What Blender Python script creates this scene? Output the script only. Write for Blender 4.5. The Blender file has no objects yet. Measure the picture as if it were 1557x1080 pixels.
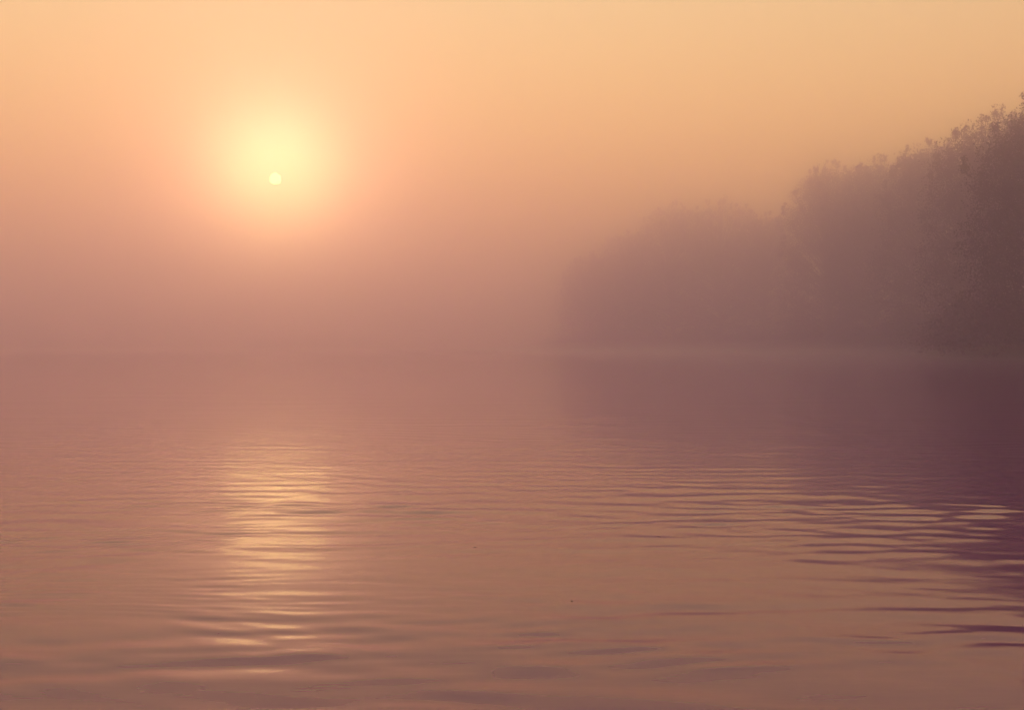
import bpy, math, random
import numpy as np
from mathutils import Vector

scene = bpy.context.scene
C = scene.collection
R = math.radians

# ------------------------------------------------------------------ camera
FPX, PW, PH, HOR = 1795.0, 1557.0, 1080.0, 527.0      # focal length in photo pixels, photo size, horizon row
CAM_H = 0.7
cam = bpy.data.cameras.new('camera')
cam.sensor_width = 36.0
cam.lens = 36.0 * FPX / PW
cam.clip_start, cam.clip_end = 0.05, 20000
cam_o = bpy.data.objects.new('camera', cam)
C.objects.link(cam_o)
cam_o.location = (0, 0, CAM_H)
cam_o.rotation_euler = (R(90) - math.atan((PH / 2 - HOR) / FPX), 0, 0)
scene.camera = cam_o


def at(px, py, d):
    """photo pixel at a depth of d metres -> point"""
    return Vector(((px - PW / 2) / FPX * d, d, CAM_H + (HOR - py) / FPX * d))


# ------------------------------------------------------------------ sky, sun, exposure
SUN_P = at(419, 272, 1.0) - Vector((0, 0, CAM_H))
SUN_DIR = SUN_P.normalized()
SUN_EL = math.asin(SUN_DIR.z)
SUN_AZ = math.atan2(SUN_DIR.x, SUN_DIR.y)

world = bpy.data.worlds.new('World')
scene.world = world
world.use_nodes = True
wn = world.node_tree.nodes
wl = world.node_tree.links
sky = wn.new('ShaderNodeTexSky')
sky.sky_type = 'NISHITA'
sky.sun_disc = False
sky.sun_elevation = SUN_EL
sky.sun_rotation = SUN_AZ
sky.air_density, sky.dust_density, sky.ozone_density = 3.0, 0.0, 2.8
tint = wn.new('ShaderNodeMix')
tint.data_type = 'RGBA'
tint.blend_type = 'MULTIPLY'
tint.inputs[0].default_value = 1.0
tint.inputs[7].default_value = (1.0, 0.725, 0.645, 1)
wl.new(sky.outputs[0], tint.inputs[6])
wl.new(tint.outputs[2], wn['Background'].inputs['Color'])
wn['Background'].inputs['Strength'].default_value = 0.15

sl = bpy.data.lights.new('sun', 'SUN')
sl.energy = 0.044
sl.angle = R(5.0)          # the disc is smeared out by the mist it shines through
sl.color = (1.0, 0.55, 0.42)
sun_lamp = bpy.data.objects.new('sun_lamp', sl)
C.objects.link(sun_lamp)
sun_lamp.rotation_euler = (-SUN_DIR).to_track_quat('-Z', 'Y').to_euler()
sun_lamp.location = SUN_DIR * 300

scene.view_settings.view_transform = 'Standard'
scene.view_settings.look = 'None'
scene.view_settings.gamma = 1
scene.view_settings.use_curve_mapping = False
scene.view_settings.exposure = 1.56
cy = scene.cycles
cy.use_denoising = True
cy.max_bounces = 20
cy.volume_bounces = 16
cy.sample_clamp_indirect = 10
cy.caustics_reflective = False

FOG = 0.0124
MIST = 0.0065          # extra density of the band lying on the water
FOG_G = 0.965
FOG_COL = (0.78, 0.73, 1.0)
FOG_ABS = (1.0, 0.90, 1.0)
FOG2, FOG2_COL = 0.0048, (0.98, 0.60, 0.80)
FOG2_ABS = (1.0, 0.15, 0.15)
FOG2_G = 0.3
FOG_TOP = 41.0


# ------------------------------------------------------------------ helpers
def mesh_from(name, verts, faces, mat=None, smooth=False):
    me = bpy.data.meshes.new(name)
    verts = np.asarray(verts, np.float32)
    faces = np.asarray(faces, np.int32)
    k = faces.shape[1]
    me.vertices.add(len(verts))
    me.vertices.foreach_set('co', verts.ravel())
    me.loops.add(faces.size)
    me.loops.foreach_set('vertex_index', faces.ravel())
    me.polygons.add(len(faces))
    me.polygons.foreach_set('loop_start', np.arange(0, faces.size, k, dtype=np.int32))
    me.polygons.foreach_set('loop_total', np.full(len(faces), k, np.int32))
    if smooth:
        me.polygons.foreach_set('use_smooth', np.ones(len(faces), bool))
    me.update(calc_edges=True)
    if mat:
        me.materials.append(mat)
    return me


def obj(name, me, parent=None):
    o = bpy.data.objects.new(name, me)
    C.objects.link(o)
    if parent:
        o.parent = parent
    return o


def tag(o, label=None, cat=None, group=None, kind=None):
    for k, v in (('label', label), ('category', cat), ('group', group), ('kind', kind)):
        if v:
            o[k] = v
    return o


def new_mat(name):
    m = bpy.data.materials.new(name)
    m.use_nodes = True
    return m, m.node_tree.nodes, m.node_tree.links, m.node_tree.nodes.get('Principled BSDF')


# ------------------------------------------------------------------ materials
def leaf_material(name, c1, c2):
    m, n, l, b = new_mat(name)
    tc = n.new('ShaderNodeTexCoord')
    nz = n.new('ShaderNodeTexNoise')
    nz.inputs['Scale'].default_value = 0.9
    nz.inputs['Detail'].default_value = 5
    l.new(tc.outputs['Object'], nz.inputs['Vector'])
    cr = n.new('ShaderNodeValToRGB')
    cr.color_ramp.elements[0].position, cr.color_ramp.elements[1].position = 0.35, 0.65
    cr.color_ramp.elements[0].color = (*c1, 1)
    cr.color_ramp.elements[1].color = (*c2, 1)
    l.new(nz.outputs['Fac'], cr.inputs['Fac'])
    l.new(cr.outputs['Color'], b.inputs['Base Color'])
    b.inputs['Roughness'].default_value = 0.6
    tr = n.new('ShaderNodeBsdfTranslucent')
    l.new(cr.outputs['Color'], tr.inputs['Color'])
    mx = n.new('ShaderNodeMixShader')
    mx.inputs[0].default_value = 0.35
    l.new(b.outputs[0], mx.inputs[1])
    l.new(tr.outputs[0], mx.inputs[2])
    l.new(mx.outputs[0], n['Material Output'].inputs['Surface'])
    return m


M_LEAF = leaf_material('autumn_foliage', (0.045, 0.02, 0.04), (0.085, 0.04, 0.045))
M_LEAF2 = leaf_material('dark_foliage', (0.035, 0.018, 0.04), (0.07, 0.035, 0.045))
M_BARK, n, l, b = new_mat('bark')
nz = n.new('ShaderNodeTexNoise')
nz.inputs['Scale'].default_value = 6
nz.inputs['Detail'].default_value = 6
cr = n.new('ShaderNodeValToRGB')
cr.color_ramp.elements[0].color = (0.03, 0.022, 0.022, 1)
cr.color_ramp.elements[1].color = (0.08, 0.06, 0.05, 1)
l.new(nz.outputs['Fac'], cr.inputs['Fac'])
l.new(cr.outputs['Color'], b.inputs['Base Color'])
b.inputs['Roughness'].default_value = 0.9

M_BANK, n, l, b = new_mat('bank_earth')
nz = n.new('ShaderNodeTexNoise')
nz.inputs['Scale'].default_value = 0.6
nz.inputs['Detail'].default_value = 8
cr = n.new('ShaderNodeValToRGB')
cr.color_ramp.elements[0].color = (0.035, 0.028, 0.02, 1)
cr.color_ramp.elements[1].color = (0.07, 0.06, 0.035, 1)
l.new(nz.outputs['Fac'], cr.inputs['Fac'])
l.new(cr.outputs['Color'], b.inputs['Base Color'])
b.inputs['Roughness'].default_value = 0.95

M_WATER, n, l, b = new_mat('river_water')
b.inputs['Base Color'].default_value = (0.12, 0.008, 0.115, 1)
b.inputs['Roughness'].default_value = 0.08
b.inputs['IOR'].default_value = 1.41
b.inputs['Specular Tint'].default_value = (1.0, 0.46, 0.44, 1)
tc = n.new('ShaderNodeTexCoord')
mp = n.new('ShaderNodeMapping')
mp.inputs['Scale'].default_value = (0.5, 1.6, 1)
l.new(tc.outputs['Object'], mp.inputs['Vector'])
nz = n.new('ShaderNodeTexNoise')
nz.inputs['Scale'].default_value = 9
nz.inputs['Detail'].default_value = 3
l.new(mp.outputs['Vector'], nz.inputs['Vector'])
bp = n.new('ShaderNodeBump')
bp.inputs['Strength'].default_value = 0.10
bp.inputs['Distance'].default_value = 0.004
l.new(nz.outputs['Fac'], bp.inputs['Height'])
l.new(bp.outputs['Normal'], b.inputs['Normal'])


# ------------------------------------------------------------------ water: one sheet to the horizon, rippled where it can be seen
rs = np.random.RandomState(5)


def vnoise(x, y, seed):
    """smooth value noise"""
    xi, yi = np.floor(x).astype(np.int64), np.floor(y).astype(np.int64)
    fx, fy = x - xi, y - yi
    fx, fy = fx * fx * fx * (fx * (fx * 6 - 15) + 10), fy * fy * fy * (fy * (fy * 6 - 15) + 10)

    def h(a, c):
        v = (a * 374761393 + c * 668265263 + seed * 1442695041) & 0x7fffffff
        v = ((v ^ (v >> 13)) * 1274126177) & 0x7fffffff
        return ((v ^ (v >> 16)) & 0xffff) / 65535.0
    return (h(xi, yi) * (1 - fx) + h(xi + 1, yi) * fx) * (1 - fy) + (h(xi, yi + 1) * (1 - fx) + h(xi + 1, yi + 1) * fx) * fy


def fbm(x, y, seed, octv=3):
    s, a, t = 0, 1.0, 0
    for k in range(octv):
        s = s + a * vnoise(x * 2 ** k, y * 2 ** k, seed + k)
        t += a
        a *= 0.5
    return s / t


F_R = FPX * 1024 / PW
rows = [-1400, -300, -60, -15, -4, -1, 0, 0.6, 1.0]
ROWPX = 0.5
p = F_R * CAM_H / 1.3
while p > 9.0:
    rows.append(F_R * CAM_H / p)
    p -= ROWPX
rows += [120, 150, 200, 280, 400, 600, 900, 1400]
rows = np.array(rows)
NI = 640
u = np.linspace(-1, 1, NI)
Wd = 4.0 + 0.62 * np.clip(rows, 0, None)
X = Wd[:, None] * u[None, :]
ex = np.array([[-1500, -1200]])
X = np.concatenate([np.repeat(ex[:, :1], len(rows), 0), np.repeat(ex[:, 1:], len(rows), 0), X,
                    np.repeat(-ex[:, 1:], len(rows), 0), np.repeat(-ex[:, :1], len(rows), 0)], 1)
Y = np.repeat(rows[:, None], X.shape[1], 1)


def ripples(X, Y):
    d = np.clip(Y, 0.5, None)
    spacing = np.maximum(d * d / (F_R * CAM_H) * ROWPX, 0.004)
    wx = X + 0.30 * (fbm(X * 0.55, Y * 0.9, 11) - 0.5) * 2
    wy = Y + 0.22 * (fbm(X * 0.40 + 7, Y * 1.0, 21) - 0.5) * 2 + 0.05 * (fbm(X * 1.6 + 2, Y * 2.2, 23) - 0.5) * 2
    z = np.zeros_like(X)
    # cat's-paw patches: livelier in the middle distance, a calm slick close in, soft undulation nearest
    yj = Y + 1.0 * (fbm(X * 0.5 + 1, Y * 0.4 + 5, 27) - 0.5)
    band = np.interp(yj, [1.5, 2.3, 2.6, 2.9, 3.2, 3.7, 4.0, 4.6, 5.4, 6.5, 8.5, 14, 40], [.34, .44, .74, .80, .46, .52, .95, 1.0, .80, .58, .44, .34, .25])
    p1 = np.clip((fbm(X * 0.30 + 3, Y * 0.55, 31, 3) - 0.30) * 3.0, 0.38, 1.15)
    p2 = np.clip((fbm(X * 0.60 + 9, Y * 0.95, 41, 3) - 0.40) * 3.6, 0.12, 1.4)
    p3 = np.clip((fbm(X * 0.45 + 5, Y * 0.8 + 2, 51, 3) - 0.34) * 3.2, 0.30, 1.15)
    waves = []
    for k in range(34):                     # the main ripple, about a hand's length and a half from crest to crest
        waves.append((0.20 * math.exp(rs.normal(0, 0.36)), rs.normal(0.03, 0.42), 0.0128, p1 if k % 2 else p3))
    for k in range(26):                     # fine wrinkles
        waves.append((rs.uniform(0.06, 0.15), rs.normal(0, 0.42), 0.0080, p2))
    for k in range(12):                     # slow swell
        waves.append((rs.uniform(0.6, 1.7), rs.normal(0, 0.22), 0.0018, 0.6 + 0.4 * p1))
    for lam, ang, slope, pat in waves:
        kx, ky = math.sin(ang) * 2 * math.pi / lam, math.cos(ang) * 2 * math.pi / lam
        fade = np.clip((lam / spacing - 2.2) / 2.5, 0, 1)
        z += slope * lam / (2 * math.pi) * fade * pat * band * np.sin(kx * wx + ky * wy + rs.rand() * 6.283)
    return z


inner = (np.abs(X) < 1000) & (Y > -2) & (Y < 130)
Z = np.where(inner, ripples(X, Y), 0.0)
nr, nc = X.shape
vid = np.arange(nr * nc).reshape(nr, nc)
faces = np.stack([vid[:-1, :-1], vid[:-1, 1:], vid[1:, 1:], vid[1:, :-1]], -1).reshape(-1, 4)
water = obj('water', mesh_from('water', np.stack([X, Y, Z], -1).reshape(-1, 3), faces, M_WATER, True))
tag(water, kind='structure')

# ------------------------------------------------------------------ river bank under the trees
# (waterline points, going away from the camera)
shore = [(150, 26), (90, 34), (52, 43), (31, 51), (23, 60), (26, 72), (30.5, 87), (35.5, 104), (37.5, 118), (39, 130), (39, 145), (37, 158), (36, 180), (37, 194),
         (32, 206), (25, 215), (17, 223), (10, 230), (6, 238), (6, 250), (12, 272), (28, 305), (55, 370)]
sh = np.array(shore, float)
tt = np.linspace(0, len(sh) - 1, 220)
sx, sy = np.interp(tt, np.arange(len(sh)), sh[:, 0]), np.interp(tt, np.arange(len(sh)), sh[:, 1])
sx = sx + (vnoise(tt * 2.0, tt * 0, 3) - 0.5) * 1.6
prof = [(-1.2, -0.35), (0.0, 0.05), (0.5, 0.45), (2.0, 0.75), (6.0, 1.0), (25.0, 1.4), (200.0, 2.0)]
V = []
for i in range(len(tt)):
    for off, z in prof:
        V.append((sx[i] + off * 0.75, sy[i] + off * 0.66, z + (vnoise(np.array(tt[i] * 6), np.array(off * 3.0), 9) - 0.5) * 0.3 * (off > 0)))
k = len(prof)
g = np.arange(len(tt) * k).reshape(-1, k)
F = np.stack([g[:-1, :-1], g[1:, :-1], g[1:, 1:], g[:-1, 1:]], -1).reshape(-1, 4)
bank = obj('river_bank', mesh_from('river_bank', V, F, M_BANK, True))
tag(bank, kind='structure')


# ------------------------------------------------------------------ trees
class Tubes:
    def __init__(self, sides=5):
        self.v, self.f, self.s = [], [], sides

    def add(self, pts, radii):
        base = len(self.v)
        s = self.s
        for i, p in enumerate(pts):
            q = pts[min(i + 1, len(pts) - 1)]
            o = pts[max(i - 1, 0)]
            t = (Vector(q) - Vector(o)).normalized()
            a = t.orthogonal().normalized()
            c = t.cross(a)
            for j in range(s):
                th = 2 * math.pi * j / s
                self.v.append(Vector(p) + radii[i] * (math.cos(th) * a + math.sin(th) * c))
        for i in range(len(pts) - 1):
            for j in range(s):
                a0, a1 = base + i * s + j, base + i * s + (j + 1) % s
                self.f.append((a0, a1, a1 + s, a0 + s))

    def mesh(self, name, mat):
        return mesh_from(name, [tuple(v) for v in self.v], self.f, mat, True)


def leaf_quads(P, size, rng):
    """one small folded leaf blade (a diamond of two triangles sharing the midrib) per point"""
    N = len(P)
    a = rng.normal(size=(N, 3))
    a /= np.linalg.norm(a, axis=1, keepdims=True)
    r = rng.normal(size=(N, 3))
    c = np.cross(a, r)
    c /= np.linalg.norm(c, axis=1, keepdims=True)
    s = size * rng.uniform(0.6, 1.35, (N, 1))
    V = np.stack([P - a * s * 0.5, P + c * s * 0.3, P + a * s * 0.5, P - c * s * 0.3], 1).reshape(-1, 3)
    F = np.arange(N * 4).reshape(N, 4)
    return V, F


def make_tree(base, height, width, seed, label, group, nleaf=26000, leaf=0.2, low=0.04, mat=None, shoots=26, depth=None, lobes=13):
    """base point, total height, crown width; crown is made of many leafy boughs on limbs that leave the trunk"""
    rng = np.random.RandomState(seed)
    rd = random.Random(seed)
    root = bpy.data.objects.new('riverside_tree', None)
    C.objects.link(root)
    root.location = base
    root.empty_display_size = 0.5
    tag(root, label, 'tree', group)
    W = width / 2
    D = (depth or width) / 2
    tb = Tubes(7)
    # trunk with a slight wander
    lean = Vector((rd.uniform(-.06, .06), rd.uniform(-.06, .06), 0))
    tp, tr = [], []
    nseg = 9
    for i in range(nseg + 1):
        t = i / nseg
        tp.append(Vector((lean.x * t * height + rd.uniform(-.12, .12) * (i > 0), lean.y * t * height + rd.uniform(-.12, .12) * (i > 0), t * height * 0.88 - 0.3 * (i == 0))))
        tr.append(max(0.02, height * 0.017 * (1 - t) ** 0.8 + 0.025))
    tb.add(tp, tr)

    def trunk_at(t):
        x = t * nseg
        i = min(int(x), nseg - 1)
        return tp[i].lerp(tp[i + 1], x - i)
    # boughs: tips spread over an egg-shaped envelope; leaves hang on the outer part of each
    NB = int(lobes * 9)
    pts, wts = [], []
    up = []
    for i in range(NB):
        zf = low + (1 - low) * (((i + rd.random()) / NB) ** 0.9)
        prof = math.sqrt(max(0.0, 1 - ((zf - 0.42) / 0.58) ** 2.8)) if zf > 0.42 else 0.72 + 0.28 * math.sin((zf / 0.42) * math.pi / 2)
        az = i * 2.39996 + rd.uniform(-.4, .4)
        rr = rd.uniform(0.55, 1.04)
        tip = Vector((math.cos(az) * W * prof * rr, math.sin(az) * D * prof * rr, zf * height))
        st = trunk_at(max(0.06, min(0.97, zf * 0.72 + rd.uniform(-0.05, 0.05))))
        mid = st.lerp(tip, 0.55) + Vector((0, 0, -0.03 * height * rd.random() + 0.02 * height))
        path = [st, st.lerp(mid, 0.5) + Vector((rd.uniform(-.1, .1), rd.uniform(-.1, .1), 0.1)), mid, mid.lerp(tip, 0.55), tip]
        L = (tip - st).length
        r0 = 0.012 * L + 0.012
        tb.add(path, [r0, r0 * .75, r0 * .5, r0 * .3, 0.008])
        up.append((path, L))
    # leaf clumps around the outer part of each bough
    clump_c, clump_r = [], []
    for path, L in up:
        nclump = max(3, int(L * 1.5))
        for q in range(nclump):
            t = 0.35 + 0.65 * (q + rd.random()) / nclump
            x = t * 4
            i = min(int(x), 3)
            c = path[i].lerp(path[i + 1], x - i)
            rad = rd.uniform(0.35, 0.95) * (0.75 + 0.02 * height)
            clump_c.append((c.x + rd.gauss(0, .35), c.y + rd.gauss(0, .35), c.z + rd.gauss(0, .3)))
            clump_r.append(rad)
    for i in range(int(len(clump_c) * 0.9)):            # boughs between the main ones, so the crown closes
        zf = low + (0.96 - low) * rd.random()
        prof = (max(0.0, 1 - ((zf - 0.42) / 0.58) ** 2.8) ** 0.5) if zf > 0.42 else 0.72 + 0.28 * math.sin((zf / 0.42) * math.pi / 2)
        th, rr = rd.uniform(0, 2 * math.pi), rd.uniform(0.45, 0.98)
        clump_c.append((math.cos(th) * W * prof * rr, math.sin(th) * D * prof * rr, zf * height))
        clump_r.append(rd.uniform(0.4, 0.9) * (0.75 + 0.02 * height))
    cc, cr_ = np.array(clump_c), np.array(clump_r)
    per = rng.choice(len(cc), int(nleaf * 0.86), p=cr_ ** 2 / (cr_ ** 2).sum())
    v = rng.normal(size=(len(per), 3))
    v /= np.linalg.norm(v, axis=1, keepdims=True)
    P = cc[per] + v * (cr_[per][:, None] * rng.uniform(0.15, 1.0, (len(per), 1)) ** 0.6) * np.array([1, 1, 0.8])
    # upright shoots that break the top of the crown, with tufts of leaves near their tips
    SP = []
    for i in range(shoots):
        path, L = up[rd.randrange(int(NB * 0.45), NB)]
        s0 = path[-1]
        ln = rd.uniform(0.4, 1.35) * (0.55 + 0.025 * height)
        s1 = s0 + Vector((rd.gauss(0, .22) * ln, rd.gauss(0, .22) * ln, ln))
        m = s0.lerp(s1, .5) + Vector((rd.gauss(0, .06), rd.gauss(0, .06), 0))
        tb.add([s0, m, s1], [0.022, 0.015, 0.006])
        for q in range(rd.randint(3, 6)):
            t = rd.uniform(0.25, 1.02)
            c = s0.lerp(s1, t)
            kk = max(4, int(nleaf * 0.14 / shoots / 6))
            SP.append(np.array(c)[None] + rng.normal(size=(kk, 3)) * np.array([.12, .12, .11]) * (1.25 - 0.5 * t))
    if SP:
        P = np.concatenate([P] + SP)
    P = P[P[:, 2] > 0.1]
    Vv, Ff = leaf_quads(P, leaf, rng)
    obj('crown', mesh_from('crown', Vv, Ff, mat or M_LEAF), root)
    obj('trunk', tb.mesh('trunk', M_BARK), root)
    return root


GN = 'near trees on the right bank'
GM = 'middle trees further along the bank'
# photo x of the trunk, photo y of the crown top, half width in photo pixels, distance, label, group, kind of build
TREES = [
    (1262, 256, 72, 158, 'leafy tree ending the near clump, standing beside the hazy dip in the treeline', GN),
    (1335, 246, 80, 146, 'leafy tree between the dip-side tree and the ragged shoots in the near clump', GN),
    (1418, 222, 84, 118, 'dark tree with thin ragged shoots sticking up from its left shoulder', GN),
    (1508, 184, 100, 86, 'tallest dark tree wholly in view, with open airy top, near the right edge', GN),
    (1596, 168, 120, 60, 'dark tall tree cut by the right edge of the picture', GN),
    (897, 390, 46, 235, 'faint low tree at the misty tip of the bank, lowest of its row', GM),
    (955, 356, 60, 228, 'faint tree one in from the misty tip, with a sloping rounded shoulder', GM),
    (1024, 314, 70, 220, 'pale rounded tree on the left half of the hazy dome of treetops', GM),
    (1096, 310, 78, 210, 'pale rounded tree at the middle of the hazy dome of treetops', GM),
    (1162, 328, 64, 198, 'pale tree on the right flank of the hazy dome, beside the taller near clump', GM),
]
for i, (px, py, hw, d, lab, grp) in enumerate(TREES):
    base = at(px, HOR, d)
    base.z = 0.6
    H = at(px, py, d).z - base.z
    near = grp == GN
    make_tree(base, H, 2 * hw / FPX * d * 1.12, 100 + i * 7, lab, grp, nleaf=76000 if near else 34000, leaf=(0.09 + 0.0007 * d) if near else 0.27,
              mat=M_LEAF if i % 2 else M_LEAF2, shoots=110 if near else 70, lobes=19 if near else 15)

# ------------------------------------------------------------------ undergrowth: the dense scrub along the waterline, nobody could count it
rng = np.random.RandomState(77)
PP, SZ = [], []
for i in range(3200):
    t = rng.uniform(2, 18)
    bx, by = np.interp(t, np.arange(len(sh)), sh[:, 0]), np.interp(t, np.arange(len(sh)), sh[:, 1])
    off = rng.uniform(0.1, 7.0)
    hh = (0.8 + 3.6 * vnoise(np.array(t * 5.0), np.array(0.0), 55)) * (0.35 + 0.65 * min(1, off / 3.0))
    c = np.array([bx + off * .75 + rng.normal(0, .3), by + off * .66 + rng.normal(0, .3), rng.uniform(0.3, 1.0) ** 0.8 * hh + 0.2])
    PP.append(c + rng.normal(size=(26, 3)) * np.array([.45, .45, .35]))
PP = np.concatenate(PP)
PP = PP[PP[:, 2] > 0.12]
Vv, Ff = leaf_quads(PP, 0.26, rng)
und = obj('undergrowth', mesh_from('undergrowth', Vv, Ff, M_LEAF2))
tag(und, 'dense dark scrub along the waterline below the trees', 'undergrowth', kind='stuff')

# ------------------------------------------------------------------ the sun's disc, far beyond the haze
M_SUN, n, l, b = new_mat('sun_disc')
n.remove(b)
em = n.new('ShaderNodeEmission')
em.inputs['Color'].default_value = (1.0, 0.78, 0.55, 1)
em.inputs['Strength'].default_value = 5.5
tp_ = n.new('ShaderNodeBsdfTransparent')          # a glowing ball of gas: adds its light, does not shade the lamp
tp_.inputs['Color'].default_value = (0.97, 0.97, 0.97, 1)
ad = n.new('ShaderNodeAddShader')
l.new(em.outputs[0], ad.inputs[0])
l.new(tp_.outputs[0], ad.inputs[1])
l.new(ad.outputs[0], n['Material Output'].inputs['Surface'])
M_SUN.cycles.emission_sampling = 'NONE'
SD = 8000.0
bpy.ops.mesh.primitive_uv_sphere_add(segments=48, ring_count=24, radius=SD * 8.3 / FPX, location=SUN_DIR * SD + Vector((0, 0, CAM_H)))
so = bpy.context.object
so.name = 'sun'
so.data.name = 'sun'
so.data.materials.append(M_SUN)
tag(so, 'small pale sun disc glowing through the mist', 'sun', kind='structure')

# ------------------------------------------------------------------ dead leaves floating on the water
M_DEAD, n, l, b = new_mat('wet_dead_leaf')
nz = n.new('ShaderNodeTexNoise')
nz.inputs['Scale'].default_value = 60
cr = n.new('ShaderNodeValToRGB')
cr.color_ramp.elements[0].color = (0.02, 0.012, 0.01, 1)
cr.color_ramp.elements[1].color = (0.07, 0.035, 0.02, 1)
l.new(nz.outputs['Fac'], cr.inputs['Fac'])
l.new(cr.outputs['Color'], b.inputs['Base Color'])
b.inputs['Roughness'].default_value = 0.5
SPECKS = [
    (722, 834, 0.0055, 0.4, 'tiny dark leaf floating just right of the golden sun path'),
    (870, 916, 0.0050, 1.9, 'tiny dark leaf floating on smooth water at the middle of the foreground'),
    (1002, 818, 0.0060, 2.6, 'tiny dark leaf floating below the long bright ripples in front of the hazy trees'),
    (471, 1047, 0.0028, 0.9, 'tiny dark leaf floating alone at the bottom edge below the sun path'),
]
for px, py, half, rot, lab in SPECKS:
    d_ = FPX * CAM_H / (py - HOR)
    wv, wf = [], []
    NL = 9
    for i in range(NL + 1):
        t = i / NL
        wid = half * 0.55 * math.sin(math.pi * min(1, t * 0.97 + 0.02)) ** 0.8
        for j, sgn in enumerate((-1, -0.5, 0, 0.5, 1)):
            wv.append(((t - .5) * 2 * half, sgn * wid, 0.12 * half * abs(sgn) ** 1.6 + 0.2 * half * (t - .5) ** 2))
    for i in range(NL):
        for j in range(4):
            q = i * 5 + j
            wf.append((q, q + 5, q + 6, q + 1))
    me = mesh_from('floating_leaf', wv, wf, M_DEAD, True)
    o = obj('floating_leaf', me)
    pos = at(px, HOR, d_)
    o.location = (pos.x, pos.y, float(np.interp(0, [0, 1], [0.0, 0])) + 0.001)
    k0 = np.argmin((X - pos.x) ** 2 + (Y - pos.y) ** 2)
    o.location.z = float(Z.ravel()[k0]) + 0.0003
    o.rotation_euler = (0, 0, rot)
    sd = o.modifiers.new('thickness', 'SOLIDIFY')
    sd.thickness = 0.0006
    tag(o, lab, 'leaf', 'dead leaves floating on the water')

# ------------------------------------------------------------------ low mist lying on the water in front of the trees
M_MIST = bpy.data.materials.new('low_mist')
M_MIST.use_nodes = True
n, l = M_MIST.node_tree.nodes, M_MIST.node_tree.links
n.remove(n['Principled BSDF'])
pm = n.new('ShaderNodeVolumePrincipled')
pm.inputs['Color'].default_value = (*FOG_COL, 1)
pm.inputs['Absorption Color'].default_value = (*FOG_ABS, 1)
pm.inputs['Density'].default_value = MIST
pm.inputs['Anisotropy'].default_value = 0.88
l.new(pm.outputs[0], n['Material Output'].inputs['Volume'])
for thick in (0.38, 0.75, 1.35):
    mv, mf, NXm, NYm = [], [], 60, 30
    for side in (1, 0):
        for i in range(NXm + 1):
            for j in range(NYm + 1):
                a, c = i / NXm * 2 - 1, j / NYm * 2 - 1
                e = max(0.0, 1 - a ** 4) ** 0.5 * max(0.0, 1 - c * c) ** 0.8
                x, y = 70 + 74 * a - 10 * c, 125 + (92 + 8 * thick) * c - 10 * a
                t = e * (thick + 0.9 * thick * (float(vnoise(np.array(a * 10.0 + 9 + 40 * thick), np.array(c * 3.0 + 9), 61)) - 0.5))
                mv.append((x, y, 0.03 + 0.02 * thick + side * (0.004 + t)))
    w1 = NYm + 1
    off = (NXm + 1) * w1
    for i in range(NXm):
        for j in range(NYm):
            q = (i * w1 + j, (i + 1) * w1 + j, (i + 1) * w1 + j + 1, i * w1 + j + 1)
            mf.append(q)
            mf.append(tuple(off + v for v in reversed(q)))
    ring = [i * w1 for i in range(NXm + 1)] + [NXm * w1 + j for j in range(1, w1)] + [i * w1 + NYm for i in range(NXm - 1, -1, -1)] + [j for j in range(NYm - 1, 0, -1)]
    for k_ in range(len(ring)):
        r0, r1 = ring[k_], ring[(k_ + 1) % len(ring)]
        mf.append((r1, r0, off + r0, off + r1))
    ms = obj('low_mist', mesh_from('low_mist', mv, mf, M_MIST, True))
    tag(ms, 'thin pale veil of mist lying on the water below the trees', 'mist', 'veils of mist lying on the water', kind='stuff')

# ------------------------------------------------------------------ haze
M_HAZE = bpy.data.materials.new('haze')
M_HAZE.use_nodes = True
n, l = M_HAZE.node_tree.nodes, M_HAZE.node_tree.links
n.remove(n['Principled BSDF'])
pv = n.new('ShaderNodeVolumePrincipled')
pv.inputs['Color'].default_value = (*FOG_COL, 1)
pv.inputs['Density'].default_value = FOG
pv.inputs['Absorption Color'].default_value = (*FOG_ABS, 1)
pv.inputs['Anisotropy'].default_value = FOG_G
pv2 = n.new('ShaderNodeVolumePrincipled')            # the small share of mist that scatters evenly to all sides
pv2.inputs['Color'].default_value = (*FOG2_COL, 1)
pv2.inputs['Density'].default_value = FOG2
pv2.inputs['Absorption Color'].default_value = (*FOG2_ABS, 1)
pv2.inputs['Anisotropy'].default_value = FOG2_G
av = n.new('ShaderNodeAddShader')
l.new(pv.outputs[0], av.inputs[0])
l.new(pv2.outputs[0], av.inputs[1])
l.new(av.outputs[0], n['Material Output'].inputs['Volume'])
a, z0, z1 = 1600.0, -1.4, FOG_TOP
hv = [(x, y, z) for z in (z0, z1) for x, y in ((-a, -a), (a, -a), (a, a), (-a, a))]
hf = [(0, 3, 2, 1), (4, 5, 6, 7), (0, 1, 5, 4), (1, 2, 6, 5), (2, 3, 7, 6), (3, 0, 4, 7)]
hz = obj('haze', mesh_from('haze', hv, hf, M_HAZE))
tag(hz, 'pale warm mist filling the air over the river', 'mist', kind='stuff')
